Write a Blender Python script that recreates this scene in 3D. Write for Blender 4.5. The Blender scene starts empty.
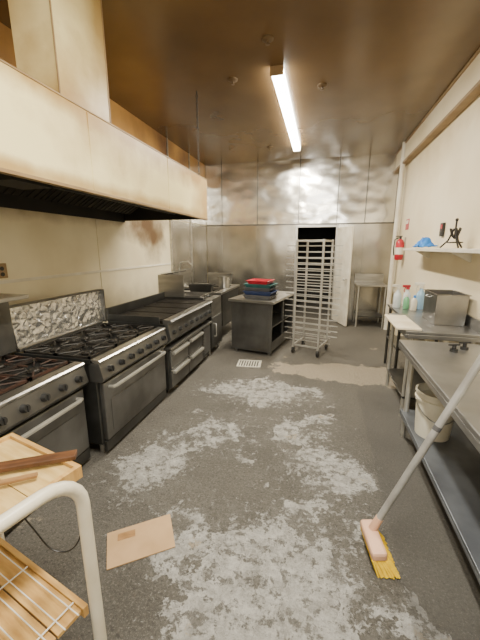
import bpy, bmesh, math, random
from mathutils import Vector, Matrix
random.seed(4)
col = bpy.context.scene.collection
PI = math.pi

# ------------------------------------------------------------------ materials
def newmat(name):
    m = bpy.data.materials.new(name); m.use_nodes = True
    nt = m.node_tree
    return m, nt, nt.nodes['Principled BSDF']
def mat(name, c1, c2=None, scale=6, rough=.5, metal=0, bump=0, bscale=None, detail=4, lo=.35, hi=.65, stretch=None, emis=None, es=0, stains=None, stain_col=(.22,.10,.03), bstretch=None):
    m, nt, b = newmat(name)
    L = nt.links.new; N = nt.nodes.new
    if c2 is None: c2 = tuple(x*.8 for x in c1)
    tc = N('ShaderNodeTexCoord'); mp = N('ShaderNodeMapping')
    L(tc.outputs['Object'], mp.inputs[0])
    if stretch: mp.inputs['Scale'].default_value = stretch
    n = N('ShaderNodeTexNoise'); n.inputs['Scale'].default_value = scale; n.inputs['Detail'].default_value = detail
    L(mp.outputs[0], n.inputs['Vector'])
    r = N('ShaderNodeValToRGB')
    r.color_ramp.elements[0].position = lo; r.color_ramp.elements[0].color = (*c1, 1)
    r.color_ramp.elements[1].position = hi; r.color_ramp.elements[1].color = (*c2, 1)
    L(n.outputs['Fac'], r.inputs[0])
    out = r.outputs[0]
    if stains:   # grease stains at places in the room, broken up by noise
        geo = N('ShaderNodeNewGeometry')
        ns = N('ShaderNodeTexNoise'); ns.inputs['Scale'].default_value = 4; ns.inputs['Detail'].default_value = 6
        L(geo.outputs['Position'], ns.inputs['Vector'])
        for cx, cy, cz, rx, ry, rz, am in stains:
            s = N('ShaderNodeVectorMath'); s.operation = 'SUBTRACT'; L(geo.outputs['Position'], s.inputs[0]); s.inputs[1].default_value = (cx, cy, cz)
            k = N('ShaderNodeVectorMath'); k.operation = 'MULTIPLY'; L(s.outputs[0], k.inputs[0]); k.inputs[1].default_value = (1/rx, 1/ry, 1/rz)
            l = N('ShaderNodeVectorMath'); l.operation = 'LENGTH'; L(k.outputs[0], l.inputs[0])
            a = N('ShaderNodeMath'); a.operation = 'MULTIPLY_ADD'; L(ns.outputs['Fac'], a.inputs[0]); a.inputs[1].default_value = 1.2; L(l.outputs['Value'], a.inputs[2])
            mr = N('ShaderNodeMapRange'); mr.inputs[1].default_value = 1.8; mr.inputs[2].default_value = .8; mr.inputs[3].default_value = 0; mr.inputs[4].default_value = am
            L(a.outputs[0], mr.inputs[0])
            mx = N('ShaderNodeMix'); mx.data_type = 'RGBA'; L(mr.outputs[0], mx.inputs[0]); L(out, mx.inputs[6]); mx.inputs[7].default_value = (*stain_col, 1)
            out = mx.outputs[2]
    L(out, b.inputs['Base Color'])
    b.inputs['Roughness'].default_value = rough; b.inputs['Metallic'].default_value = metal
    if bump:
        mp2 = mp
        if bstretch:
            mp2 = N('ShaderNodeMapping'); L(tc.outputs['Object'], mp2.inputs[0]); mp2.inputs['Scale'].default_value = bstretch
        n2 = N('ShaderNodeTexNoise'); n2.inputs['Scale'].default_value = bscale or scale; n2.inputs['Detail'].default_value = 1
        L(mp2.outputs[0], n2.inputs['Vector'])
        bp = N('ShaderNodeBump'); bp.inputs['Strength'].default_value = bump; bp.inputs['Distance'].default_value = .05
        L(n2.outputs['Fac'], bp.inputs['Height']); L(bp.outputs[0], b.inputs['Normal'])
    if emis:
        b.inputs['Emission Color'].default_value = (*emis, 1); b.inputs['Emission Strength'].default_value = es
    return m
M = {}
WS = [(-2.75,4.75,1.98,.8,.75,.30,1.0), (-2.75,5.0,1.8,.8,.4,.35,1.0), (-2.75,2.6,2.05,.8,2.6,.14,.6), (-2.75,0.6,2.0,.8,1.6,.14,.6), (-2.75,2.4,.9,.8,2.8,.22,.4)]
M['cream'] = mat('cream_wall', (.78,.71,.52), (.62,.54,.36), 1.3, .5, lo=.4, hi=.8, stains=WS, stain_col=(.12,.065,.025))
M['cream_right'] = mat('cream_wall_right', (.78,.70,.52), (.66,.56,.37), 1.3, .5, lo=.4, hi=.8, stains=[(1.45,5.8,2.9,.6,1.6,.35,.35),(1.45,3,3.05,.6,3,.15,.35)], stain_col=(.45,.33,.16))
HS = [(-1.5,3.7,2.48,.8,1.2,.18,1.0), (-1.5,4.15,2.2,.8,.45,.38,.9), (-1.5,2.1,2.50,.8,1.9,.10,.9), (-1.62,2.2,2.55,.6,.7,.40,.9), (-1.62,2.40,3.3,.6,.25,.9,.8), (-1.92,1.9,3.2,.3,.3,.6,.6), (-1.5,3.0,2.03,.8,2.2,.07,.8), (-1.5,1.2,2.03,.8,1.2,.05,.7)]
M['cream_hood'] = mat('cream_hood', (.84,.73,.40), (.70,.58,.27), .8, .34, lo=.42, hi=.85, stains=HS, stain_col=(.34,.20,.05))
M['cream_orange'] = mat('orange_wall', (.50,.28,.08), (.14,.065,.022), 1.6, .40, stretch=(1,1.0,.7), lo=.36, hi=.72, detail=6)
M['white_paint'] = mat('white_paint', (.78,.75,.66), (.64,.59,.48), 4, .45)
M['ceiling'] = mat('ceiling_brown', (.155,.096,.042), (.09,.055,.025), .7, .25, bump=.03, bscale=2, lo=.3, hi=.7, detail=5)
M['steel'] = mat('steel', (.54,.53,.50), (.40,.39,.37), 3, .28, .95, stretch=(1,1,4))
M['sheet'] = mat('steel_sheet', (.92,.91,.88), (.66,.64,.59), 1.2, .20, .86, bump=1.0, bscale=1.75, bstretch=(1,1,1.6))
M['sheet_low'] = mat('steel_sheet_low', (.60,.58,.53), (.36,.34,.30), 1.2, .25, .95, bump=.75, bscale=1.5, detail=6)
M['table_steel'] = mat('table_steel', (.40,.40,.40), (.30,.30,.30), 4, .30, .85)
M['bin_steel'] = mat('bin_steel', (.36,.35,.34), (.25,.245,.235), 4, .28, .95)
M['shelf_steel'] = mat('shelf_steel', (.17,.185,.21), (.11,.12,.14), 4, .4, .6)
M['dark_steel'] = mat('dark_steel', (.10,.10,.095), (.06,.06,.056), 4, .34, .8)
M['grey_steel'] = mat('grey_steel', (.19,.19,.185), (.115,.112,.106), 3, .34, .8)
M['iron'] = mat('cast_iron', (.015,.014,.013), (.03,.025,.02), 12, .5, .3)
M['rust'] = mat('rusty_iron', (.018,.016,.014), (.085,.036,.022), 7, .6, .3, lo=.42, hi=.72)
M['black'] = mat('black_plastic', (.012,.012,.012), (.022,.022,.022), 10, .4)
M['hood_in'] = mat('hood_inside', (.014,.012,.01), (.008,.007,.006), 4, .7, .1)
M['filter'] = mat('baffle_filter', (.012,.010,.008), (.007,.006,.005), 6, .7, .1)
M['foil'] = mat('foil', (.66,.66,.65), (.50,.50,.49), 10, .27, .88, bump=.35, bscale=16)
M['alu'] = mat('aluminium', (.62,.61,.57), (.48,.47,.43), 6, .33, .75)
M['dull_alu'] = mat('dull_aluminium', (.56,.55,.52), (.42,.41,.38), 6, .5, .6)
M['card'] = mat('cardboard', (.50,.33,.18), (.40,.26,.13), 5, .8)
M['wood'] = mat('pine_wood', (.60,.38,.13), (.44,.25,.08), 3, .45, stretch=(2,14,2))
M['wood2'] = mat('yellow_wood', (.64,.46,.19), (.50,.33,.11), 3, .45, stretch=(2,14,2))
M['brownwood'] = mat('brown_wood', (.13,.055,.022), (.07,.03,.013), 5, .5, stretch=(2,10,2))
M['tanwood'] = mat('tan_wood', (.34,.19,.08), (.24,.13,.05), 5, .5, stretch=(2,10,2))
M['enamel'] = mat('white_enamel', (.70,.66,.54), (.58,.53,.41), 5, .35)
M['wire'] = mat('white_wire', (.75,.75,.72), (.65,.65,.6), 5, .35)
M['pole'] = mat('pole_grey', (.42,.415,.40), (.28,.27,.255), 8, .42, .3)
M['pink'] = mat('pink_block', (.74,.46,.31), (.58,.34,.22), 6, .5)
M['bristle'] = mat('yellow_bristle', (.90,.62,.01), (.66,.42,.01), 30, .6)
M['bucket'] = mat('bucket_white', (.74,.71,.60), (.58,.54,.43), 5, .45)
M['board'] = mat('cutting_board', (.80,.72,.56), (.66,.57,.40), 5, .5)
M['red'] = mat('red_plastic', (.50,.02,.04), (.36,.015,.03), 6, .35)
M['teal'] = mat('teal_plastic', (.035,.13,.125), (.025,.09,.09), 6, .4)
M['navy'] = mat('navy_plastic', (.035,.055,.14), (.02,.035,.10), 6, .4)
M['grey_plastic'] = mat('grey_plastic', (.10,.10,.105), (.07,.07,.075), 6, .45)
M['blue'] = mat('blue_cloth', (.03,.25,.75), (.02,.16,.55), 8, .7)
M['clear'] = mat('spray_clear', (.72,.76,.76), (.6,.65,.66), 6, .25)
M['bluefluid'] = mat('spray_blue', (.30,.50,.68), (.26,.42,.6), 6, .25)
M['greenfluid'] = mat('spray_green', (.20,.50,.26), (.15,.38,.20), 6, .25)
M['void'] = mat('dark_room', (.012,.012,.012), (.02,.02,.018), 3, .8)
M['trim_brown'] = mat('trim_brown', (.32,.22,.11), (.20,.125,.055), 3, .5)
M['head_brown'] = mat('sprinkler_brown', (.16,.10,.05), (.10,.065,.03), 3, .5)
M['tube'] = mat('tube_light', (1,1,1), (1,1,1), 3, .5, emis=(1,.95,.82), es=40)
M['drain'] = mat('drain_white', (.66,.64,.56), (.50,.48,.42), 8, .5)

def floor_mat():
    m, nt, b = newmat('worn_floor'); L = nt.links.new; N = nt.nodes.new
    geo = N('ShaderNodeNewGeometry')
    def noise(sc, det=6, rough=.6, dist=0):
        n = N('ShaderNodeTexNoise'); n.inputs['Scale'].default_value = sc; n.inputs['Detail'].default_value = det
        n.inputs['Roughness'].default_value = rough; n.inputs['Distortion'].default_value = dist; L(geo.outputs['Position'], n.inputs['Vector']); return n.outputs['Fac']
    def math_(op, a, bb):
        n = N('ShaderNodeMath'); n.operation = op
        for i, v in enumerate((a, bb)):
            if isinstance(v, (int, float)): n.inputs[i].default_value = v
            else: L(v, n.inputs[i])
        return n.outputs[0]
    def mrange(v, a, bb, c=0., d=1.):
        n = N('ShaderNodeMapRange'); n.inputs[1].default_value = a; n.inputs[2].default_value = bb; n.inputs[3].default_value = c; n.inputs[4].default_value = d
        L(v, n.inputs[0]); return n.outputs[0]
    def mix(f, a, bb):
        n = N('ShaderNodeMix'); n.data_type = 'RGBA'
        if isinstance(f, (int, float)): n.inputs[0].default_value = f
        else: L(f, n.inputs[0])
        for i, v in ((6, a), (7, bb)):
            if isinstance(v, tuple): n.inputs[i].default_value = (*v, 1)
            else: L(v, n.inputs[i])
        return n.outputs[2]
    def patch(cx, cy, rx, ry, o=1.3, i=.4):
        s = N('ShaderNodeVectorMath'); s.operation = 'SUBTRACT'; L(geo.outputs['Position'], s.inputs[0]); s.inputs[1].default_value = (cx, cy, 0)
        k = N('ShaderNodeVectorMath'); k.operation = 'MULTIPLY'; L(s.outputs[0], k.inputs[0]); k.inputs[1].default_value = (1/rx, 1/ry, 0)
        l = N('ShaderNodeVectorMath'); l.operation = 'LENGTH'; L(k.outputs[0], l.inputs[0])
        return mrange(l.outputs['Value'], o, i)
    acc = None
    for p in [(-.62,3.4,.9,.42),(-.10,1.25,.66,.72),(-1.2,1.95,.38,.5),(.1,2.2,.45,.35)]:
        q = patch(*p); acc = q if acc is None else math_('MAXIMUM', acc, q)
    for p in [(-.75,2.5,.6,.6),(-.15,2.7,.55,.5),(-.7,1.4,.45,.45),(.2,1.8,.35,.45)]:
        acc = math_('MAXIMUM', acc, math_('MULTIPLY', patch(*p), .62))
    nb = noise(2.6, 15, .62, .1)
    grit = noise(46, 6, .85)
    flake = noise(14, 12, .72)
    field = math_('ADD', math_('ADD', math_('MULTIPLY', acc, .25), nb), math_('MULTIPLY', flake, .20))
    big = mrange(field, .775, .781)
    holes = mrange(math_('ADD', flake, math_('MULTIPLY', grit, .3)), .68, .69, 1, .12)
    mask = math_('MULTIPLY', big, holes)
    flecks = math_('MULTIPLY', mrange(math_('ADD', math_('MULTIPLY', acc, .13), math_('ADD', noise(17, 12, .80), math_('MULTIPLY', grit, .2))), .73, .742), .8)
    mask = math_('MAXIMUM', mask, flecks)
    mot = noise(1.4, 9, .7)
    base = mix(mrange(mot, .35, .65), (.072,.067,.059), (.125,.116,.100))
    haze = mrange(math_('ADD', math_('MULTIPLY', acc, .22), noise(4, 12, .75)), .58, .76, 0, .45)
    base = mix(haze, base, (.19,.182,.165))
    fine = noise(80, 4, .9)
    base = mix(mrange(fine, .52, .60, 0, .55), base, (.27,.255,.225))
    fine2 = noise(50, 4, .85)
    base = mix(mrange(fine2, .53, .60, 0, .65), base, (.030,.028,.026))
    light = mix(mrange(noise(10, 12, .85), .42, .58), (.27,.265,.25), (.46,.455,.435))
    light = mix(mrange(grit, .54, .6, 0, .5), light, (.14,.136,.125))
    c = mix(mask, base, light)
    strip = patch(.50, 4.25, 1.3, .40, 1.1, .6)
    sm = mrange(math_('ADD', math_('ADD', math_('MULTIPLY', strip, .30), nb), math_('MULTIPLY', grit, .3)), .80, .815, 0, .92)
    c = mix(sm, c, mix(mrange(grit, .4, .6), (.25,.21,.155), (.40,.345,.26)))
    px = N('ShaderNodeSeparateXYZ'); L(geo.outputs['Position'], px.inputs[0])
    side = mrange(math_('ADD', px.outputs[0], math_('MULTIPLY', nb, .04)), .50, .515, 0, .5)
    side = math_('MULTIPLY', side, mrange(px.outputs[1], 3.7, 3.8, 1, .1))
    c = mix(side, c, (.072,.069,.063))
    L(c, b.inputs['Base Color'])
    L(mrange(mot, .3, .7, .42, .68), b.inputs['Roughness'])
    bp = N('ShaderNodeBump'); bp.inputs['Strength'].default_value = .8; bp.inputs['Distance'].default_value = .02
    L(math_('ADD', noise(38, 8, .85), math_('MULTIPLY', mask, -.15)), bp.inputs['Height']); L(bp.outputs[0], b.inputs['Normal'])
    return m
M['floor'] = floor_mat()

# ------------------------------------------------------------------ mesh builder
class MB:
    def __init__(s): s.bm = bmesh.new()
    def box(s, x0, x1, y0, y1, z0, z1, T=None):
        m = Matrix.Translation(((x0+x1)/2, (y0+y1)/2, (z0+z1)/2)) @ Matrix.Diagonal((abs(x1-x0), abs(y1-y0), abs(z1-z0), 1))
        if T is not None: m = T @ m
        bmesh.ops.create_cube(s.bm, size=1, matrix=m); return s
    def cyl(s, p, q, r, r2=None, seg=16, cap=True):
        p = Vector(p); q = Vector(q); d = q-p
        if d.length < 1e-6: return s
        m = Matrix.Translation((p+q)/2) @ d.to_track_quat('Z', 'Y').to_matrix().to_4x4()
        bmesh.ops.create_cone(s.bm, cap_ends=cap, segments=seg, radius1=r, radius2=r if r2 is None else r2, depth=d.length, matrix=m); return s
    def ball(s, p, r, sc=(1,1,1), seg=12):
        bmesh.ops.create_uvsphere(s.bm, u_segments=seg, v_segments=seg//2+2, radius=r, matrix=Matrix.Translation(p) @ Matrix.Diagonal((*sc, 1))); return s
    def path(s, pts, r, seg=8):
        pts = [Vector(p) for p in pts]; rings = []
        up = Vector((0,0,1)); prev = None
        for i, p in enumerate(pts):
            d = (pts[min(i+1, len(pts)-1)] - pts[max(i-1, 0)]).normalized()
            if prev is None:
                a = d.cross(up)
                if a.length < .1: a = d.cross(Vector((0,1,0)))
            else: a = prev - d*prev.dot(d)
            a.normalize(); prev = a; b = d.cross(a)
            rings.append([s.bm.verts.new(p + (a*math.cos(t)+b*math.sin(t))*r) for t in [2*PI*k/seg for k in range(seg)]])
        for A, B in zip(rings, rings[1:]):
            for k in range(seg): s.bm.faces.new((A[k], A[(k+1)%seg], B[(k+1)%seg], B[k]))
        s.bm.faces.new(rings[0][::-1]); s.bm.faces.new(rings[-1]); return s
    def prism(s, poly, a0, a1, axis='y'):
        def P(u, v, a): return {'y': (u, a, v), 'x': (a, u, v), 'z': (u, v, a)}[axis]
        A = [s.bm.verts.new(P(u, v, a0)) for u, v in poly]; B = [s.bm.verts.new(P(u, v, a1)) for u, v in poly]
        n = len(poly)
        for k in range(n): s.bm.faces.new((A[k], A[(k+1)%n], B[(k+1)%n], B[k]))
        s.bm.faces.new(A[::-1]); s.bm.faces.new(B); return s
    def lathe(s, prof, c=(0,0,0), seg=28):
        rings = [[s.bm.verts.new((c[0]+r*math.cos(2*PI*k/seg), c[1]+r*math.sin(2*PI*k/seg), c[2]+z)) for k in range(seg)] for r, z in prof]
        for A, B in zip(rings, rings[1:]):
            for k in range(seg): s.bm.faces.new((A[k], A[(k+1)%seg], B[(k+1)%seg], B[k]))
        if prof[0][0] > 0: s.bm.faces.new(rings[0][::-1])
        if prof[-1][0] > 0: s.bm.faces.new(rings[-1])
        return s
    def tub(s, w, d, h, t=.008, taper=.88, z=0, rim=.012):
        def ring(sx, sy, zz): return [s.bm.verts.new((a*sx/2, b*sy/2, zz)) for a, b in ((-1,-1),(1,-1),(1,1),(-1,1))]
        R = [ring(w*taper, d*taper, z), ring(w, d, z+h), ring(w+2*rim, d+2*rim, z+h), ring(w+2*rim, d+2*rim, z+h+.008), ring(w-2*t, d-2*t, z+h+.008), ring(w*taper-2*t, d*taper-2*t, z+t)]
        for A, B in zip(R, R[1:]):
            for k in range(4): s.bm.faces.new((A[k], A[(k+1)%4], B[(k+1)%4], B[k]))
        s.bm.faces.new(R[0][::-1]); s.bm.faces.new(R[-1]); return s
    def build(s, name, material, parent=None, bevel=0, smooth=False):
        bmesh.ops.recalc_face_normals(s.bm, faces=s.bm.faces)
        me = bpy.data.meshes.new(name); s.bm.to_mesh(me); s.bm.free()
        if smooth:
            for p in me.polygons: p.use_smooth = True
        me.materials.append(material)
        o = bpy.data.objects.new(name, me); col.objects.link(o)
        if parent: o.parent = parent
        if smooth:
            try:
                me.set_sharp_from_angle(angle=math.radians(40))
            except Exception: pass
        if bevel:
            md = o.modifiers.new('bevel', 'BEVEL'); md.width = bevel; md.segments = 2; md.limit_method = 'ANGLE'
        return o
def tag(o, label, cat, group=None):
    o['label'] = label; o['category'] = cat
    if group: o['group'] = group
    return o
def thing(name, label, cat, loc=(0,0,0), rz=0, group=None):
    o = bpy.data.objects.new(name, None); col.objects.link(o); o.location = loc; o.rotation_euler = (0,0,rz); o.empty_display_size = .1
    return tag(o, label, cat, group)
def struct(name, mb, m, bevel=0):
    o = mb.build(name, m, None, bevel); o['kind'] = 'structure'; return o
def bx(*a): return MB().box(*a)

XL, XR, YB, YF, ZC = -2.75, 1.45, 7.63, -2.5, 3.5
YS = 5.65   # where the stainless on the left wall begins
# ------------------------------------------------------------------ setting
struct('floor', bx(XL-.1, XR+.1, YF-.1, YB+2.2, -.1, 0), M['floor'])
struct('ceiling', bx(XL-.1, XR+.1, YF-.1, YB+.1, ZC, ZC+.1), M['ceiling'])
struct('wall_right', bx(XR, XR+.1, YF-.1, YB+.1, 0, ZC), M['cream_right'])
struct('wall_left', bx(XL-.1, XL, YF-.1, YB+.1, 0, ZC), M['cream'])
struct('wall_front', bx(XL, XR, YF-.1, YF, 0, ZC), M['cream'])
DX0, DX1, DZ = -.55, .28, 2.08
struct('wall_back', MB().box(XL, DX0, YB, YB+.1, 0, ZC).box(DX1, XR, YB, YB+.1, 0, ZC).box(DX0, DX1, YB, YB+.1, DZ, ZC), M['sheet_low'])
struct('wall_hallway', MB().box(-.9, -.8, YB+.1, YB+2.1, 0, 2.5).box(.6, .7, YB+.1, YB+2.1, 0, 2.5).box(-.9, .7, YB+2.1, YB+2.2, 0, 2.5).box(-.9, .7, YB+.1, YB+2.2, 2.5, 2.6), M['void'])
n = 1
seams = [-2.74, -2.34, -1.49, -.55, .28, .86, 1.44]
for a, b in zip(seams, seams[1:]):
    if not (a == -.55): 
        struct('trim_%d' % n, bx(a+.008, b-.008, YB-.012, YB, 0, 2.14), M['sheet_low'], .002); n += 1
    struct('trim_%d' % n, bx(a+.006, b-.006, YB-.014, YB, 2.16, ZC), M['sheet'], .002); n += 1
    struct('trim_%d' % n, bx(b-.008, b+.008 if b < 1.4 else b, YB-.018, YB-.014, 2.165, ZC), M['grey_steel'], .002); n += 1
struct('trim_%d' % n, bx(XL+.02, XR, YB-.022, YB-.012, 2.135, 2.165), M['grey_steel']); n += 1
for a, b in ((YS, 6.6), (6.62, 7.6)):
    struct('trim_%d' % n, bx(XL, XL+.012, a, b, 0, 2.14), M['sheet_low'], .002); n += 1
    struct('trim_%d' % n, bx(XL, XL+.014, a, b, 2.16, 3.05), M['sheet'], .002); n += 1
struct('trim_%d' % n, bx(XL, XL+.015, 1.0, 7.6, 3.08, 3.5), M['cream_orange']); n += 1
struct('trim_%d' % n, bx(XL, XL+.012, 1.0, YS-.02, 2.2, 3.07), M['cream_orange']); n += 1
for y in (YS-.01, 6.61):
    struct('trim_%d' % n, bx(XL, XL+.04, y-.015, y+.015, 0, 3.5), M['steel'], .003); n += 1
struct('trim_%d' % n, bx(XL, XL+.008, 3.59, 3.61, 0, 2.2), M['cream'], .002); n += 1
struct('trim_%d' % n, bx(XL, XL+.012, -1, YS-.03, 1.33, 1.36), M['white_paint'], .002); n += 1
struct('trim_%d' % n, MB().box(DX0-.05, DX0, YB-.03, YB+.1, 0, DZ+.05).box(DX1, DX1+.05, YB-.03, YB+.1, 0, DZ+.05).box(DX0, DX1, YB-.03, YB+.1, DZ, DZ+.05), M['steel'], .003); n += 1
d = thing('door_1', '', '', (DX1+.04, YB-.05, 0), math.radians(-70))
del d['label'], d['category']; d['kind'] = 'structure'
bx(0, .74, -.02, .02, .02, 2.06).build('door_panel', M['white_paint'], d, .004)
MB().cyl((.67, -.02, 1.0), (.67, -.07, 1.0), .012).ball((.67, -.08, 1.0), .03).build('door_knob', M['steel'], d, smooth=True)
struct('trim_%d' % n, bx(XR-.08, XR, YF, YB-.02, 3.17, ZC), M['cream_right'], .004); n += 1
struct('trim_%d' % n, bx(XR-.11, XR, YF, YB-.02, 3.13, 3.17), M['trim_brown'], .004); n += 1
struct('trim_%d' % n, bx(XR-.10, XR, YF, YB-.02, ZC-.03, ZC), M['trim_brown'], .004); n += 1

# ------------------------------------------------------------------ hood
HX, HZ0, HZ1, HY1 = -1.5, 2.01, 2.5, 4.22
hood = thing('exhaust_hood', 'long cream painted exhaust hood over the ranges with greasy orange stains', 'hood', (XL, 0, HZ0))
hw = HX - XL
Y0 = -.4
bx(hw-.02, hw, Y0, HY1, 0, HZ1-HZ0).build('front_panel', M['cream_hood'], hood, .004)
bx(0.005, hw-.02, HY1-.02, HY1, 0, HZ1-HZ0).build('end_panel', M['cream_hood'], hood, .003)
bx(0.005, hw-.02, Y0, Y0+.02, 0, HZ1-HZ0).build('end_panel', M['cream_hood'], hood, .003)
bx(0.005, hw-.02, Y0+.02, HY1-.02, HZ1-HZ0-.02, HZ1-HZ0).build('top_panel', M['cream_hood'], hood)
bx(hw-.035, hw+.006, Y0, HY1+.004, -.012, .008).build('bottom_lip', M['trim_brown'], hood, .002)
bx(hw-.03, hw+.004, Y0, HY1+.004, HZ1-HZ0-.006, HZ1-HZ0+.004).build('top_lip', M['trim_brown'], hood, .002)
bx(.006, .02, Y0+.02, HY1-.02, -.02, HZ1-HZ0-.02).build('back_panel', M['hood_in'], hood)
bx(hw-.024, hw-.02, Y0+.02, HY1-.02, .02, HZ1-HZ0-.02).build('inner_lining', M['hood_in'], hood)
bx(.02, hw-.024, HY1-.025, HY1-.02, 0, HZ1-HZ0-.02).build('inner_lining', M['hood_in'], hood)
for y in (1.98, .9, 3.1):
    bx(hw, hw+.003, y-.004, y+.004, .01, HZ1-HZ0-.01).build('seam', M['cream_hood'], hood)
y = Y0+.05
while y < HY1-.45:
    f = MB()
    f.prism([(.12, .10), (.15, .08), (.75, .42), (.72, .45)], y, y+.48)
    for j in range(6):
        yy = y+.04+j*.075
        f.prism([(.15, .08), (.156, .074), (.756, .414), (.75, .42)], yy, yy+.03)
    f.build('grease_filter', M['filter'], hood); y += .5
MB().box(.75, 1.0, 1.6, 1.9, .02, .1).build('junction_box', M['hood_in'], hood, .005)
MB().cyl((.88, .0, .06), (.88, 4.0, .06), .014).build('conduit', M['iron'], hood, smooth=True)

du = thing('exhaust_duct', 'tall cream square duct rising from the hood top to the ceiling', 'duct', (-1.77, 2.15, HZ1))
bx(-.15, .15, -.25, .25, 0, ZC-HZ1).build('duct_body', M['cream_hood'], du, .004)
MB().box(-.17, .17, -.27, .27, 0, .03).build('base_flange', M['trim_brown'], du, .003)
for sy in (-.25, .25): bx(.149, .154, sy-.005, sy+.005, 0.03, ZC-HZ1).build('corner_seam', M['trim_brown'], du)

ch = MB()
z = HZ1+.02; j = 0
while z < ZC-.01:
    t = [(.012*math.cos(a)*(1 if j%2 else 0), .012*math.cos(a)*(0 if j%2 else 1), z+.022*math.sin(a)+.02) for a in [2*PI*q/8 for q in range(9)]]
    ch.path([(HX-.08+p[0], 4.15+p[1], p[2]) for p in t], .0035, 5); z += .036; j += 1
tag(ch.build('hanging_chain', M['iron']), 'thin dark chain holding the far end of the hood from the ceiling', 'chain')

# ------------------------------------------------------------------ ranges
def make_range(name, label, loc, W, D, H, grate_m):
    t = thing(name, label, 'stove', loc)
    bx(-D, -.03, 0.005, W-.005, .10, H-.04).build('body', M['dark_steel'], t, .005)
    bx(-.03, .0, .02, W-.02, .035, .125).build('kick_panel', M['dark_steel'], t, .003)
    for x in (-.08, -D+.06):
        for y in (.06, W-.06):
            MB().cyl((x, y, .0), (x, y, .10), .018, .026).build('leg', M['steel'], t, smooth=True)
    dr = bx(-.03, .012, .03, W-.03, .135, H-.20).build('oven_door', M['grey_steel'], t, .008)
    MB().path([(.012, .10, H-.25), (.05, .10, H-.245), (.06, .13, H-.245), (.06, W-.13, H-.245), (.05, W-.10, H-.245), (.012, W-.10, H-.25)], .015).build('handle', M['alu'], dr, smooth=True)
    MB().box(.012, .016, .10, W-.10, .19, H-.36).build('door_inset', M['grey_steel'], dr, .003)
    MB().prism([(-.08, H-.18), (.02, H-.18), (.045, H-.15), (.015, H-.03), (-.08, H-.03)], 0, W).build('control_panel', M['grey_steel'], t, .004)
    for i in range(7):
        y = W*(.09 + i*.137)
        k = MB().cyl((.028, y, H-.095), (.062, y, H-.088), .027, .022, 16).build('knob', M['black'], t, smooth=True)
        MB().box(.06, .072, y-.004, y+.004, H-.11, H-.07).build('knob_grip', M['black'], k, .001)
    MB().prism([(-.02, H-.03), (.02, H-.03), (.028, H-.012), (.015, H), (-.06, H)], 0, W).build('front_rail', M['steel'], t, .002)
    MB().box(-D, -.06, 0, W, H-.04, H-.028).box(-D, -.06, 0, .014, H-.028, H).box(-D, -.06, W-.014, W, H-.028, H).build('cooktop', M['dark_steel'], t)
    gx, gy = (D-.14)/2, (W-.04)/3
    for i in range(2):
        for j in range(3):
            cx = -.08-gx/2-i*gx; cy = .02+gy/2+j*gy; a = gx/2-.006; b = gy/2-.006
            g = MB(); z0, z1 = H-.006, H+.012
            g.box(cx-a, cx+a, cy-b, cy-b+.014, z0, z1).box(cx-a, cx+a, cy+b-.014, cy+b, z0, z1).box(cx-a, cx-a+.014, cy-b, cy+b, z0, z1).box(cx+a-.014, cx+a, cy-b, cy+b, z0, z1)
            for q in range(8):
                an = q*PI/4
                rr = min(a/abs(math.cos(an)) if abs(math.cos(an)) > .01 else 9, b/abs(math.sin(an)) if abs(math.sin(an)) > .01 else 9)-.005
                g.path([(cx+.055*math.cos(an), cy+.055*math.sin(an), H+.008), (cx+rr*math.cos(an), cy+rr*math.sin(an), H+.008)], .007, 6)
            for sx in (-1, 1):
                for sy in (-1, 1): g.box(cx+sx*(a-.012)-.006, cx+sx*(a-.012)+.006, cy+sy*(b-.012)-.006, cy+sy*(b-.012)+.006, H-.028, z0)
            go = g.build('burner_grate', grate_m, t)
            MB().cyl((cx, cy, H-.028), (cx, cy, H-.012), .045, .05).cyl((cx, cy, H-.012), (cx, cy, H-.004), .036, .03).build('burner', M['iron'], go, smooth=True)
    return t
rz = .82
R2 = make_range('gas_range', 'six burner gas range with crinkled foil covered backguard beside the grill', (-1.59, 1.94, 0), 1.07, .77, rz, M['iron'])
bx(-.77, -.73, .02, 1.05, rz-.0, rz+.03).build('rear_trim', M['steel'], R2, .003)
fo = MB()
nx, nz = 30, 10
def fp(i, j, off):
    e = j in (0, nz) or i in (0, nx)
    return (-.755+off-.04*(j/nz)+(0 if e else random.uniform(-.005,.005)), .03+1.10*i/nx+(0 if e else random.uniform(-.017,.017)), rz+.02+.34*j/nz+(0 if e else random.uniform(-.015,.015)))
g1 = [[fo.bm.verts.new(fp(i, j, 0)) for j in range(nz+1)] for i in range(nx+1)]
g2 = [[fo.bm.verts.new(fp(i, j, -.025)) for j in range(nz+1)] for i in range(nx+1)]
for i in range(nx):
    for j in range(nz):
        A, B, C_, D_ = g1[i][j], g1[i+1][j], g1[i+1][j+1], g1[i][j+1]
        if random.random() < .5: fo.bm.faces.new((A, B, C_)); fo.bm.faces.new((A, C_, D_))
        else: fo.bm.faces.new((A, B, D_)); fo.bm.faces.new((B, C_, D_))
        fo.bm.faces.new((g2[i][j], g2[i][j+1], g2[i+1][j+1], g2[i+1][j]))
for i in range(nx):
    fo.bm.faces.new((g1[i][nz], g1[i+1][nz], g2[i+1][nz], g2[i][nz])); fo.bm.faces.new((g1[i][0], g2[i][0], g2[i+1][0], g1[i+1][0]))
for j in range(nz):
    fo.bm.faces.new((g1[0][j], g1[0][j+1], g2[0][j+1], g2[0][j])); fo.bm.faces.new((g1[nx][j], g2[nx][j], g2[nx][j+1], g1[nx][j+1]))
o = fo.build('backguard', M['foil'], R2); o['label'] = 'backguard wrapped in crinkled foil'
bx(-.83, -.785, .02, 1.14, rz+.355, rz+.372).build('guard_frame', M['grey_steel'], R2, .002)
bx(-.83, -.745, 1.13, 1.145, rz, rz+.372).build('guard_frame', M['grey_steel'], R2, .002)

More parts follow.
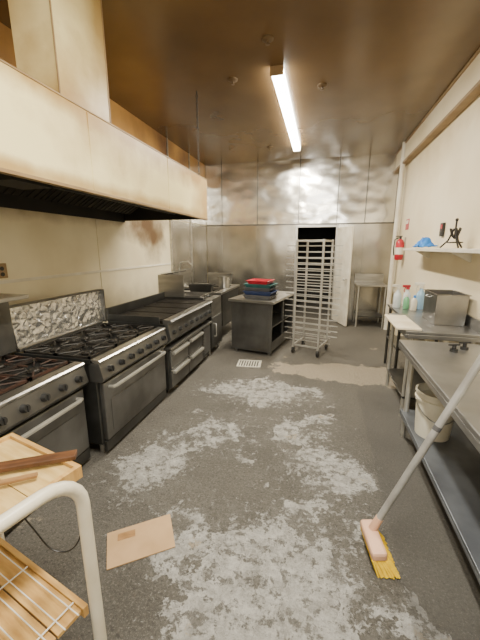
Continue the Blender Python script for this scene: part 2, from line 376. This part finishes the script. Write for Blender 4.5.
R1 = make_range('gas_range', 'nearest gas range with rusty burner grates and a raised back shelf', (-1.68, .82, 0), 1.07, .76, .82, M['rust'])
bx(-.76, -.65, 0, 1.12, .835, 1.27).build('backguard', M['grey_steel'], R1, .004)
bx(-.78, -.46, 0, 1.13, 1.27, 1.30).build('high_shelf', M['steel'], R1, .004)

# ------------------------------------------------------------------ grill and its drawer base
gb = thing('drawer_base', 'low stainless drawer base under the charbroiler', 'cabinet', (-1.56, 3.05, 0))
GW = 1.36; gd = .74
bx(-gd, -.02, 0, GW, .075, .55).build('body', M['dark_steel'], gb, .004)
for x in (-.1, -gd+.08):
    for y in (.08, GW-.08):
        c = MB().cyl((x, y, .055), (x, y, .075), .02).build('caster', M['steel'], gb, smooth=True)
        MB().cyl((x, y-.014, .03), (x, y+.014, .03), .03).build('wheel', M['black'], c, smooth=True)
for cy in (0, 1):
    for r in (0, 1):
        y0 = .02+cy*.5; z0 = .095+r*.222
        dr = bx(-.02, .008, y0, y0+.48, z0, z0+.21).build('drawer', M['grey_steel'], gb, .005)
        MB().prism([(.008, z0+.165), (.04, z0+.16), (.045, z0+.178), (.04, z0+.195), (.008, z0+.195)], y0+.03, y0+.45).build('handle', M['alu'], dr, .002)
lv = MB().box(-.02, 0, 1.04, GW-.02, .13, .53)
for q in range(9): lv.prism([(0, .15+q*.042), (.014, .15+q*.042), (0, .175+q*.042)], 1.06, GW-.04)
lv.build('louvre_panel', M['grey_steel'], gb)
bx(-gd-.01, .03, -.005, GW+.005, .55, .575).build('worktop', M['steel'], gb, .003)

gr = thing('charbroiler', 'wide black grated charbroiler with a row of knobs on the drawer base', 'grill', (-1.56, 3.05, .575))
GH = .31
bx(-gd, -.03, .0, GW, .03, GH-.05).build('body', M['dark_steel'], gr, .004)
for x in (-.1, -gd+.08):
    for y in (.08, GW-.08): MB().cyl((x, y, 0), (x, y, .03), .02).build('foot', M['steel'], gr, smooth=True)
MB().prism([(-.05, .06), (0, .06), (.03, .09), (.0, GH-.04), (-.05, GH-.04)], 0, GW).build('control_panel', M['grey_steel'], gr, .004)
for i in range(8):
    y = .09+i*.168
    k = MB().cyl((.015, y, .155), (.05, y, .165), .026, .02).build('knob', M['black'], gr, smooth=True)
MB().prism([(-.06, GH-.04), (.04, GH-.04), (.05, GH-.02), (.03, GH), (-.06, GH)], 0, GW).build('front_rail', M['grey_steel'], gr, .003)
for i in range(4):
    g = MB(); y0 = .02+i*.332
    g.box(-gd+.04, -.07, y0, y0+.012, GH-.05, GH-.01).box(-gd+.04, -.07, y0+.308, y0+.32, GH-.05, GH-.01)
    for q in range(12): g.box(-gd+.04, -.07, y0+.018+q*.0245, y0+.03+q*.0245, GH-.02, GH+.002)
    for x in (-gd+.05, -.38, -.09): g.box(x-.008, x+.008, y0, y0+.32, GH-.045, GH-.02)
    g.build('grill_grate', M['iron'], gr)
MB().box(-gd-.01, -gd+.02, 0, GW, GH-.05, GH+.10).build('splash_guard', M['dark_steel'], gr, .003)
MB().box(-gd+.02, -.1, 0, .012, GH-.05, GH+.03).build('side_guard', M['dark_steel'], gr, .003)
MB().box(-gd+.02, -.1, GW-.012, GW, GH-.05, GH+.03).build('side_guard', M['dark_steel'], gr, .003)

# ------------------------------------------------------------------ fryer and back left sink
fr = thing('deep_fryer', 'stainless deep fryer with upright splash panel past the charbroiler', 'fryer', (-1.56, 4.46, 0))
MB().box(-.8, 0, 0, .02, .1, .88).box(-.8, 0, .5, .52, .1, .88).box(-.8, -.02, .02, .5, .1, .6).build('body', M['dark_steel'], fr, .003)
MB().box(-.8, -.60, .02, .5, .6, .88).box(-.12, 0, .02, .5, .6, .88).box(-.6, -.12, .02, .04, .6, .88).box(-.6, -.12, .25, .27, .6, .88).box(-.6, -.12, .48, .5, .6, .88).build('tank', M['steel'], fr, .003)
for x in (-.06, -.74):
    for y in (.05, .47): MB().cyl((x, y, 0), (x, y, .1), .02).build('leg', M['steel'], fr, smooth=True)
dd = bx(-.02, .012, .03, .49, .14, .6).build('door', M['grey_steel'], fr, .005)
MB().path([(.012, .1, .5), (.045, .1, .5), (.045, .1, .3), (.012, .1, .3)], .008).build('handle', M['alu'], dd, smooth=True)
bx(-.84, -.42, -.015, 0.0, .88, 1.24).build('splash_panel', M['steel'], fr, .003)
bx(-.84, -.80, 0, .52, .88, 1.22).build('flue', M['steel'], fr, .004)
MB().prism([(-.80, 1.22), (-.60, 1.26), (-.60, 1.275), (-.80, 1.24)], .02, .50).build('flue_deflector', M['grey_steel'], fr)
for y in (.06, .29):
    b = MB(); b.box(-.55, -.2, y, y+.17, .80, .802)
    for q in range(8): b.box(-.55+q*.05, -.548+q*.05, y, y+.17, .8, .92)
    for q in range(5): b.box(-.55, -.2, y+q*.042, y+.002+q*.042, .8, .92)
    b.path([(-.2, y+.08, .9), (-.05, y+.08, .97), (.06, y+.08, 1.0)], .008)
    b.build('fry_basket', M['steel'], fr)

sk = thing('sink_table', 'stainless sink table with raised backsplash in the far left corner', 'sink', (-2.70, 5.1, 0))
SW, SD = 1.3, 1.10
MB().box(0, .1, 0, SW, .86, .9).box(SD-.12, SD, 0, SW, .86, .9).box(.1, SD-.12, 0, .15, .86, .9).box(.1, SD-.12, .6, .7, .86, .9).box(.1, SD-.12, SW-.15, SW, .86, .9).build('tabletop', M['steel'], sk, .003)
for y0, y1 in ((.15, .6), (.7, SW-.15)):
    MB().box(.1, SD-.12, y0, y1, .6, .615).box(.1, .11, y0, y1, .615, .86).box(SD-.13, SD-.12, y0, y1, .615, .86).box(.11, SD-.13, y0, y0+.01, .615, .86).box(.11, SD-.13, y1-.01, y1, .615, .86).build('basin', M['dark_steel'], sk)
bx(0, .025, 0, SW, .9, 1.2).build('backsplash', M['steel'], sk, .003)
bx(SD-.03, SD-.01, .1, SW-.1, .3, .86).build('front_apron', M['dark_steel'], sk, .003)
for x in (.06, SD-.06):
    for y in (.06, SW-.06): MB().cyl((x, y, 0), (x, y, .86), .02).build('leg', M['steel'], sk, smooth=True)
MB().path([(.06, .65, .9), (.06, .65, 1.25), (.10, .65, 1.36), (.25, .65, 1.38), (.34, .65, 1.30)], .014).build('faucet', M['alu'], sk, smooth=True)
MB().box(.08, SD-.08, .05, SW-.05, .22, .24).build('lower_shelf', M['dark_steel'], sk)

def pan(name, label, loc, w, d, h, m, rz=0, group=None, hnd=False):
    t = thing(name, label, 'pan' if 'pan' in name else ('tray' if 'tray' in name else 'tub'), loc, rz, group)
    MB().tub(w, d, h).build('tub_body', m, t, .003)
    if hnd: MB().path([(-w/2-.01, -.05, h), (-w/2-.05, -.05, h+.01), (-w/2-.05, .05, h+.01), (-w/2-.01, .05, h)], .006).path([(w/2+.01, -.05, h), (w/2+.05, -.05, h+.01), (w/2+.05, .05, h+.01), (w/2+.01, .05, h)], .006).build('handle', m, t)
    return t
pan('roasting_pan', 'shallow steel pan with loop handles on the far left sink table', (-1.98, 5.18, .9), .42, .14, .12, M['dark_steel'], hnd=True)
pan('food_pan', 'deep steel pan on the far corner of the sink table', (-2.0, 6.32, .9), .5, .14, .22, M['steel'], 0)
sp = thing('stock_pot', 'round steel pot on the sink table near its front edge', 'pot', (-1.74, 5.75, .9))
MB().lathe([(.10, 0), (.105, .005), (.105, .21), (.112, .215), (.10, .215), (.098, .01)], seg=24).build('pot_body', M['steel'], sp, smooth=True)
for s in (-1, 1): MB().path([(s*.104, -.03, .16), (s*.135, -.03, .165), (s*.135, .03, .165), (s*.104, .03, .16)], .005).build('handle', M['steel'], sp)

# ------------------------------------------------------------------ prep cabinet in the middle
pt = thing('prep_cabinet', 'grey steel work cabinet with open shelved side, standing mid floor', 'cabinet', (-1.34, 4.80, 0), math.radians(-11))
PW, PL, PH = .68, 1.15, .86
MB().box(0, PW, 0, .02, .05, PH-.04).box(0, .02, .02, PL, .05, PH-.04).box(.02, PW, PL-.02, PL, .05, PH-.04).box(.02, PW-.02, .02, PL-.02, .05, .08).build('body', M['grey_steel'], pt, .003)
bx(.02, PW-.01, .02, PL-.02, .44, .46).build('shelf', M['grey_steel'], pt, .002)
bx(PW-.03, PW, PL/2-.015, PL/2+.015, .06, PH-.04).build('side_post', M['grey_steel'], pt, .002)
bx(PW-.02, PW-.002, .02, PL-.02, .08, .22).build('side_skirt', M['grey_steel'], pt, .002)
bx(-.04, PW+.04, -.04, PL+.03, PH-.04, PH).build('worktop', M['steel'], pt, .006)
bx(.05, PW-.05, -.006, 0, .10, PH-.1).build('front_panel', M['grey_steel'], pt, .003)
for x in (.06, PW-.06):
    for y in (.06, PL-.06): MB().cyl((x, y, 0), (x, y, .05), .02, .025).build('foot', M['steel'], pt, smooth=True)
zz = PH
specs = [('grey', M['grey_plastic'], .06), ('navy', M['navy'], .06), ('grey', M['grey_plastic'], .055), ('teal', M['teal'], .055), ('red', M['red'], .055)]
labs = ['dark grey plastic tub at the bottom of the tub stack on the prep cabinet', 'navy blue plastic tub second from bottom of the stack', 'dark grey plastic tub in the middle of the stack under the teal tray', 'teal plastic tray just under the red tray', 'red plastic tray on top of the stack of tubs']
for i, (nm, m, hh) in enumerate(specs):
    w = (.46, .46, .45, .44, .34)[i]
    pan('plastic_tub' if i < 3 else 'serving_tray', labs[i], (-.91+.006*(i % 2), 4.98, zz), w, .34-.008*i, hh-.008, m, math.radians(-11))
    zz += hh
# ------------------------------------------------------------------ bun pan rack
rk = thing('pan_rack', 'tall aluminium sheet pan rack on casters in front of the doorway', 'rack', (-.10, 5.10, 0), math.radians(-17))
RW, RD, RH = .40, .46, 1.76
for sx in (-1, 1):
    for sy in (-1, 1):
        x, y = sx*RW/2, sy*RD/2
        bx(x-.014, x+.014, y-.014, y+.014, .12, RH).build('post', M['dull_alu'], rk, .003)
        c = MB().box(x-.02, x+.02, y-.02, y+.02, .105, .12).box(x-.022, x-.018, y-.012, y+.012, .05, .11).box(x+.018, x+.022, y-.012, y+.012, .05, .11).build('caster', M['steel'], rk)
        MB().cyl((x-.015, y, .055), (x+.015, y, .055), .055).build('wheel', M['black'], c, smooth=True)
for sy in (-1, 1):
    for q in range(17):
        z = .22+q*.090
        y = sy*RD/2; yi = y - sy*.032
        MB().box(-.365, .365, min(y-sy*.014, y-sy*.018), max(y-sy*.014, y-sy*.018), z, z+.014).box(-.365, .365, min(y-sy*.014, yi), max(y-sy*.014, yi), z, z+.003).build('pan_ledge', M['dull_alu'], rk)
for z in (.14, RH-.02):
    for sy in (-1, 1): bx(-RW/2, RW/2, sy*RD/2-.012, sy*RD/2+.012, z-.012, z+.012).build('crossbar', M['dull_alu'], rk, .002)
    for sx in (-1, 1): bx(sx*RW/2-.012, sx*RW/2+.012, -RD/2, RD/2, z-.012, z+.012).build('side_rail', M['dull_alu'], rk, .002)

# ------------------------------------------------------------------ right side tables
wt = thing('work_table', 'long stainless work table with lower shelf along the right wall', 'table', (.69, .3, 0))
TL, TW, TH = 2.62, .74, .87
MB().box(0, TW, 0, TL, TH-.03, TH).box(0, .02, 0, TL, TH-.07, TH-.03).box(.02, TW, TL-.02, TL, TH-.07, TH-.03).build('tabletop', M['table_steel'], wt, .006)
bx(TW-.015, TW, 0, TL, TH, TH+.05).build('rear_upstand', M['table_steel'], wt, .002)
for x in (.1, TW-.06):
    for y in (.08, TL-.09):
        MB().cyl((x, y, .03), (x, y, TH-.03), .021).cyl((x, y, 0), (x, y, .04), .014, .02).build('leg', M['alu'], wt, smooth=True)
MB().box(.06, TW-.02, .04, TL-.05, .225, .25).box(.06, .075, .04, TL-.05, .205, .225).build('lower_shelf', M['shelf_steel'], wt, .003)

dc = thing('dish_counter', 'short stainless counter just past the long work table, holding the cutting board', 'counter', (.80, 3.16, 0))
CL, CW = .86, .64
MB().box(0, CW, 0, CL, .86, .89).box(0, .02, 0, CL, .82, .86).box(.02, CW, 0, .02, .82, .86).build('tabletop', M['table_steel'], dc, .005)
bx(CW-.02, CW, 0, CL, .89, 1.0).build('backsplash', M['steel'], dc, .003)
for x in (.06, CW-.06):
    for y in (.06, CL-.06): MB().cyl((x, y, 0), (x, y, .86), .02).build('leg', M['alu'], dc, smooth=True)
bx(.04, CW-.02, .03, CL-.03, .2, .22).build('lower_shelf', M['dark_steel'], dc, .003)

bt = thing('bottle_stand', 'narrow dark steel stand by the right wall, carrying the spray bottles', 'stand', (.94, 4.12, 0))
bx(0, .50, 0, .72, .84, .87).build('tabletop', M['table_steel'], bt, .004)
for x in (.04, .46):
    for y in (.05, .67): MB().cyl((x, y, 0), (x, y, .84), .018).build('leg', M['dark_steel'], bt, smooth=True)
bx(.02, .48, .03, .69, .4, .42).build('lower_shelf', M['dark_steel'], bt, .003)

cb = MB().box(-.11, .11, -.31, .31, 0, .022).build('cutting_board', M['board'], None, .006)
cb.location = (.83, 3.50, .891); tag(cb, 'pale cutting board overhanging the front edge of the short counter', 'cutting board')

sb = thing('steel_bin', 'square stainless bin on the short counter below the wall shelf', 'bin', (1.26, 3.68, .891))
MB().tub(.28, .40, .30, t=.006, taper=.97).build('bin_body', M['bin_steel'], sb, .003)
MB().path([(-.145, -.06, .27), (-.17, -.06, .26), (-.17, .06, .26), (-.145, .06, .27)], .005).build('handle', M['steel'], sb)

def bottle(x, y, body, cap, lab, s=1.0, rz=0):
    t = thing('spray_bottle', lab, 'bottle', (x, y, .871), rz, 'bottles on the narrow stand')
    MB().lathe([(.036*s, 0), (.04*s, .01), (.04*s, .12*s), (.034*s, .145*s), (.015*s, .175*s), (.014*s, .195*s)], seg=20).build('bottle_body', body, t, smooth=True)
    c = MB().cyl((0, 0, .19*s), (0, 0, .215*s), .018*s).box(-.06*s, .022*s, -.012*s, .012*s, .215*s, .24*s).build('spray_head', cap, t, .003)
    MB().path([(-.03*s, 0, .215*s), (-.045*s, 0, .18*s), (-.035*s, 0, .16*s)], .005).build('trigger', cap, c)
bottle(1.00, 4.55, M['clear'], M['white_paint'], 'white spray bottle nearest the aisle on the narrow stand', 1.25)
bottle(1.14, 4.66, M['clear'], M['red'], 'pale spray bottle with a red head, behind the green soap bottle', 1.2, .4)
bottle(1.26, 4.50, M['bluefluid'], M['white_paint'], 'pale blue spray bottle closest to the right wall', 1.4, -.3)
for x, y, m, cp, l in ((1.09, 4.46, 'greenfluid', 'white_paint', 'small green soap bottle between the two white spray bottles'), (1.16, 4.38, 'bucket', 'blue', 'short white squeeze bottle with a blue cap in front of the blue bottle')):
    t = thing('soap_bottle', l, 'bottle', (x, y, .871), 0, 'bottles on the narrow stand')
    MB().lathe([(.032, 0), (.036, .01), (.036, .12), (.022, .15), (.012, .16)], seg=18).build('bottle_body', M[m], t, smooth=True)
    MB().cyl((0, 0, .16), (0, 0, .19), .016, .012).build('cap', M[cp], t, smooth=True)

ft = thing('side_table', 'small stainless table with backsplash against the back wall', 'table', (.74, 6.95, 0))
bx(0, .6, 0, .62, .86, .89).build('tabletop', M['steel'], ft, .004)
bx(0, .6, .6, .62, .89, 1.08).build('backsplash', M['steel'], ft, .003)
for x in (.04, .56):
    for y in (.04, .56): MB().cyl((x, y, 0), (x, y, .86), .018).build('leg', M['alu'], ft, smooth=True)
bx(.03, .57, .03, .57, .22, .24).build('lower_shelf', M['dark_steel'], ft)

pp = MB().cyl((1.36, 6.9, 0), (1.36, 6.9, ZC), .045).build('vertical_pipe', M['white_paint'], None, smooth=True)
tag(pp, 'white vertical pipe from floor to ceiling in the far right corner', 'pipe')
fe = thing('fire_extinguisher', 'red fire extinguisher hung on the right wall near the white pipe', 'fire extinguisher', (1.36, 6.45, 1.42))
MB().lathe([(.055, 0), (.07, .02), (.07, .3), (.05, .35), (.02, .37)], seg=20).build('cylinder', M['red'], fe, smooth=True)
MB().lathe([(.072, .1), (.072, .22)], seg=20).build('paper_label', M['white_paint'], fe)
MB().cyl((0, 0, .36), (0, 0, .41), .018).box(-.08, .03, -.012, .012, .41, .425).box(-.07, .02, -.01, .01, .385, .395).build('valve_handle', M['black'], fe)
MB().path([(-.03, 0, .39), (-.09, 0, .36), (-.1, 0, .2), (-.085, 0, .08)], .01).build('hose', M['black'], fe, smooth=True)
MB().box(.07, .092, -.02, .02, .05, .4).build('bracket', M['steel'], fe)
es = thing('safety_sign', 'small red and white sign above the fire extinguisher', 'sign', (XR-.004, 6.45, 1.95))
bx(-.004, .004, -.1, .1, 0, .18).build('sign_plate', M['red'], es)
bx(-.007, -.004, -.08, .08, .10, .16).build('sign_band', M['white_paint'], es)

ws = thing('wall_shelf', 'long white shelf bracketed to the right wall above the counters', 'shelf', (XR, 2.2, 1.6))
bx(-.27, 0, 0, 3.15, 0, .035).build('shelf_board', M['white_paint'], ws, .004)
for y in (.3, 1.5, 2.8):
    MB().prism([(0, -.1), (0, 0), (-.18, 0), (-.18, -.012), (-.015, -.1)], y-.006, y+.006).build('bracket', M['white_paint'], ws)

rg = MB()
random.seed(3)
nn = 16; mm = 9
gridp = [[None]*mm for _ in range(nn)]
for i in range(nn):
    for j in range(mm):
        gridp[i][j] = rg.bm.verts.new((-.1+.2*j/(mm-1)+random.uniform(-.01,.01), -.17+.34*i/(nn-1)+random.uniform(-.008,.008), .010+.085*math.sin(PI*i/(nn-1))*math.sin(PI*j/(mm-1))*(1+.5*math.sin(i*1.5+j*.9))+random.uniform(0,.025)))
for i in range(nn-1):
    for j in range(mm-1): rg.bm.faces.new((gridp[i][j], gridp[i+1][j], gridp[i+1][j+1], gridp[i][j+1]))
o = rg.build('cleaning_cloth', M['blue'], None); md = o.modifiers.new('s', 'SOLIDIFY'); md.thickness = .008
o.location = (1.30, 4.75, 1.637); tag(o, 'crumpled bright blue cloth on the wall shelf', 'cloth')

ir = thing('iron_stand', 'black wrought iron tripod stand on the wall shelf', 'stand', (1.32, 3.84, 1.636))
for q in range(3):
    a = q*2*PI/3+.4
    MB().path([(.11*math.cos(a), .17*math.sin(a), 0.009), (.05*math.cos(a), .08*math.sin(a), .08), (.012*math.cos(a), .012*math.sin(a), .2)], .009).build('leg', M['iron'], ir)
MB().path([(.07*math.cos(a), .11*math.sin(a), .06) for a in [2*PI*k/20 for k in range(21)]], .007, 6).build('ring', M['iron'], ir)
for q in range(4):
    a = q*PI/2
    MB().path([(0, 0, .10), (.03*math.cos(a), .05*math.sin(a), .13), (.05*math.cos(a), .11*math.sin(a), .20)], .008).build('prong', M['iron'], ir)
MB().cyl((0, 0, .1), (0, 0, .28), .009).ball((0, 0, .285), .016).build('spindle', M['iron'], ir)

ou = thing('wall_outlet', 'dark outlet box with red cover on the right wall above the shelf', 'outlet', (XR, 4.6, 1.78))
bx(-.03, 0, -.05, .05, 0, .16).build('outlet_box', M['black'], ou, .004)
bx(-.034, -.03, -.035, .035, .09, .14).build('cover', M['red'], ou, .002)
ou = thing('wall_outlet', 'small brown outlet on the left wall behind the nearest range', 'outlet', (XL+.0, 2.25, 1.38))
bx(0, .03, -.05, .05, 0, .13).build('outlet_box', M['trim_brown'], ou, .004)
for z in (.035, .085): MB().cyl((.03, 0, z), (.034, 0, z), .018).build('socket', M['black'], ou)

# bucket
bk = thing('bucket', 'white plastic bucket on the lower shelf of the work table', 'bucket', (.895, 2.50, .25))
MB().lathe([(.115, 0), (.138, .34), (.146, .34), (.146, .355), (.133, .355), (.11, .01)], seg=32).build('bucket_body', M['bucket'], bk, smooth=True)
MB().lathe([(.138, .285), (.144, .285), (.145, .30), (.137, .30)], seg=32).build('rim_band', M['bucket'], bk)
MB().path([(.145*math.cos(a), .145*math.sin(a), .30-.14*abs(math.sin(a))) for a in [PI+PI*k/16 for k in range(17)]], .004, 6).build('bail_handle', M['steel'], bk)

for i, (x, y, l) in enumerate(((1.02, 2.66, 'small black hose fitting on the work table nearest the aisle'), (1.12, 2.74, 'small black hose fitting on the work table nearest the wall'))):
    t = thing('hose_fitting', l, 'fitting', (x, y, TH))
    MB().cyl((0, 0, 0), (0, 0, .02), .028).cyl((0, 0, .02), (0, 0, .05), .014).build('fitting_base', M['black'], t, smooth=True)
    MB().path([(-.04, 0, .05), (.04, .01, .055)], .007).build('lever', M['black'], t)

# ------------------------------------------------------------------ deck brush
br = thing('deck_brush', 'deck scrub brush with pink block, yellow bristles and grey pole leaning on the work table', 'brush', (.365, 1.575, 0))
Tb = Matrix.Rotation(math.radians(10), 4, 'Z') @ Matrix.Translation((0, 0, .062)) @ Matrix.Rotation(math.radians(-5), 4, 'Y')
MB().box(-.045, .036, -.110, .115, 0, .055, Tb).build('brush_block', M['pink'], br, .016)
b2 = MB()
random.seed(9)
for i in range(12):
    for j in range(32):
        for q in range(2):
            x = -.040+.074*i/11+random.uniform(-.003,.003); y = -.105+.215*j/31+random.uniform(-.004,.004)
            p0 = Tb @ Vector((x, y, .006)); p1 = Tb @ Vector((x*1.35+.034+random.uniform(-.003,.003), y*1.15-.018+random.uniform(-.003,.003), -.058+random.uniform(-.002,.002)))
            p1.z = max(p1.z, .001)
            b2.cyl(p0, p1, .0040, .0044, 5)
b2.build('bristles', M['bristle'], br)
p0 = Vector((-.005, .05, .108)); p1 = Vector((.300, .065, .915)); dv = (p1-p0)
MB().cyl(p0+dv*.03, p0+dv*1.75, .0182, .0182, 16).build('pole', M['pole'], br, smooth=True)
MB().cyl(p0-dv*.02, p0+dv*.10, .024, .021, 16).build('pole_socket', M['pink'], br, smooth=True)
MB().cyl(p0+dv*.80, p0+dv*.83, .0192, .0192, 16).build('pole_collar', M['grey_plastic'], br, smooth=True)

# ------------------------------------------------------------------ cardboard, drain
cd = MB(); pts = [(-1.135,1.32),(-.84,1.54),(-.71,1.34),(-1.0,1.13)]
lo = [cd.bm.verts.new((x, y, .002)) for x, y in pts]; hi = [cd.bm.verts.new((x, y, .008)) for x, y in pts]
cd.bm.faces.new(lo[::-1]); cd.bm.faces.new(hi)
for k in range(4): cd.bm.faces.new((lo[k], lo[(k+1) % 4], hi[(k+1) % 4], hi[k]))
c = thing('cardboard_sheet', 'flat brown cardboard piece lying on the floor near the cart', 'cardboard')
cd.build('sheet', M['card'], c)
MB().prism([(-1.07,1.33),(-.99,1.385),(-.965,1.345),(-1.045,1.29)], .0082, .0092, 'z').build('paper_patch', M['tanwood'], c)
dn = thing('floor_drain', 'pale square floor drain grate in front of the drawer base', 'drain', (-.93, 4.28, 0), .1)
MB().box(-.17, .17, -.14, -.115, 0, .01).box(-.17, .17, .115, .14, 0, .01).box(-.17, -.145, -.115, .115, 0, .01).box(.145, .17, -.115, .115, 0, .01).build('drain_frame', M['drain'], dn, .002)
g = MB()
for q in range(8): g.box(-.13+q*.037, -.112+q*.037, -.115, .115, .001, .009)
g.build('grate', M['drain'], dn); bx(-.145, .145, -.115, .115, 0, .001).build('drain_pit', M['black'], dn)

# ------------------------------------------------------------------ ceiling things
tl = thing('ceiling_light', 'long fluorescent tube light glowing on the brown ceiling', 'light', (-.56, 5.25, ZC))
bx(-.06, .06, -1.42, 1.42, -.03, 0).build('housing', M['white_paint'], tl, .004)
MB().prism([(-.07, -.03), (-.055, -.085), (.055, -.085), (.07, -.03)], -1.40, 1.40).build('diffuser', M['tube'], tl)
for sy in (-1, 1): bx(-.07, .07, sy*1.415-.012, sy*1.415+.012, -.088, 0).build('end_cap', M['trim_brown'], tl, .003)
for x, y, l in ((-.58, 3.36, 'round sprinkler head on the ceiling nearest the camera'), (-1.08, 3.99, 'round sprinkler head on the ceiling left of the tube light'), (-.10, 4.37, 'round sprinkler head on the ceiling right of the tube light'), (-1.06, 6.59, 'round sprinkler head on the ceiling farthest back')):
    t = thing('sprinkler_head', l, 'sprinkler', (x, y, ZC), 0, 'sprinkler heads on the ceiling')
    MB().lathe([(.055, 0), (.055, -.012), (.03, -.025)], seg=20).build('escutcheon', M['head_brown'], t, smooth=True)
    MB().cyl((0, 0, -.02), (0, 0, -.05), .01).cyl((0, 0, -.05), (0, 0, -.054), .02).build('deflector', M['head_brown'], t)

# ------------------------------------------------------------------ cart bottom left
ct = thing('tube_cart', 'white tubular frame cart with wooden trays in the near left corner', 'cart', (-.775, .80, 0), math.radians(-14))
CD = .56
def frame(x):
    p = [(x, 0, .0), (x, 0, .74)]
    for k in range(7):
        a = k*PI/12; p.append((x, -.13+.13*math.cos(a), .76+.13*math.sin(a)))
    for k in range(7):
        a = PI/2+k*PI/12; p.append((x, -(CD-.13)+.13*math.cos(a), .76+.13*math.sin(a)))
    p += [(x, -CD, .74), (x, -CD, 0)]
    return p
for x in (0, -.72): MB().path(frame(x), .023, 14).build('tube_frame', M['enamel'], ct, smooth=True)
for y in (-.34, -.46): MB().path([(-.72, y, .715), (0, y, .715)], .010, 8).build('crossbar', M['enamel'], ct, smooth=True)
tr = MB()
for q in range(3): tr.box(-.66, -.19, -.42+q*.174, -.42+q*.174+.171, .74, .76)
tr.build('upper_tray', M['wood2'], ct, .001)
MB().box(-.68, -.17, .10, .12, .72, .775).box(-.68, -.17, -.44, -.42, .72, .775).box(-.19, -.17, -.42, .10, .72, .775).box(-.68, -.66, -.42, .10, .72, .775).build('tray_rim', M['wood'], ct, .001)
lt = MB()
for q in range(5): lt.box(-.70, -.02, -.54+q*.1, -.54+q*.1+.094, .30, .316)
lt.build('lower_tray', M['wood'], ct, .001)
MB().box(-.70, -.01, -.045, -.025, .28, .325).box(-.70, -.01, -.56, -.54, .28, .325).build('tray_rim', M['wood'], ct, .001)
wv = MB()
for q in range(10): wv.path([(-.70, -.07-.052*q, .335), (0, -.07-.052*q, .335)], .0022, 6)
for q in range(3): wv.path([(-.66+q*.3, -.05, .331), (-.66+q*.3, -.54, .331)], .003, 6)
wv.build('wire_shelf', M['wire'], ct)
def stick(name, label, x0, y0, x1, y1, z, w, h, m):
    d = math.atan2(y1-y0, x1-x0); L = math.hypot(x1-x0, y1-y0)
    o = MB().box(-L/2, L/2, -w/2, w/2, 0, h).build(name, m, None, .003)
    o.location = ((x0+x1)/2, (y0+y1)/2, z); o.rotation_euler = (0, 0, d)
    tag(o, label, 'wood')
stick('wood_strip', 'wide dark brown wood strip lying across the cart tray', -1.40, .74, -.97, 1.0, .776, .05, .02, M['brownwood'])
stick('wood_strip', 'thin tan wood stick beside the wide dark strip on the cart tray', -1.25, .70, -1.03, .86, .776, .022, .014, M['tanwood'])
cp = [Vector(p) for p in [(-1.00, .94, .76), (-.99, .94, .72), (-.93, .93, .60), (-.905, .90, .49), (-.95, .88, .42), (-1.02, .86, .43), (-1.08, .85, .52), (-1.12, .84, .60), (-1.13, .84, .64)]]
cable = []
for i in range(1, len(cp)-2):
    a, b, c_, d_ = cp[i-1:i+3]
    for k in range(6):
        t = k/6
        cable.append(.5*((2*b)+(c_-a)*t+(2*a-5*b+4*c_-d_)*t*t+(3*b-a-3*c_+d_)*t**3))
ca = MB().path(cable, .0032, 6).build('power_cable', M['black'], None, smooth=True)
tag(ca, 'thin black cable drooping inside the cart frame', 'cable')

# ------------------------------------------------------------------ lights
def area(loc, sx, sy, e, c, rot=(0,0,0)):
    l = bpy.data.lights.new('area', 'AREA'); l.shape = 'RECTANGLE'; l.size = sx; l.size_y = sy; l.energy = e; l.color = c
    o = bpy.data.objects.new('lamp', l); col.objects.link(o); o.location = loc; o.rotation_euler = rot
area((-.56, 5.25, ZC-.11), .12, 2.7, 185, (1,.89,.69))
area((-.1, .9, ZC-.12), .15, 2.0, 195, (1,.94,.80))
area((-.4, -1.6, 2.4), 1.6, 1.0, 60, (1,.95,.87), (math.radians(75), 0, 0))
w = bpy.data.worlds.new('w'); bpy.context.scene.world = w; w.use_nodes = True
w.node_tree.nodes['Background'].inputs[0].default_value = (.8,.8,.8,1); w.node_tree.nodes['Background'].inputs[1].default_value = .3

# ------------------------------------------------------------------ camera
f = 320.; P = math.atan(73/f); Yw = math.atan(82*math.cos(P)/f)
cd = bpy.data.cameras.new('camera'); cam = bpy.data.objects.new('camera', cd); col.objects.link(cam)
cam.location = (0, 0, 1.65); cam.rotation_euler = (PI/2-P, 0, Yw)
cd.sensor_fit = 'VERTICAL'; cd.sensor_height = 24; cd.lens = 24*f/640; cd.clip_start = .02
bpy.context.scene.camera = cam
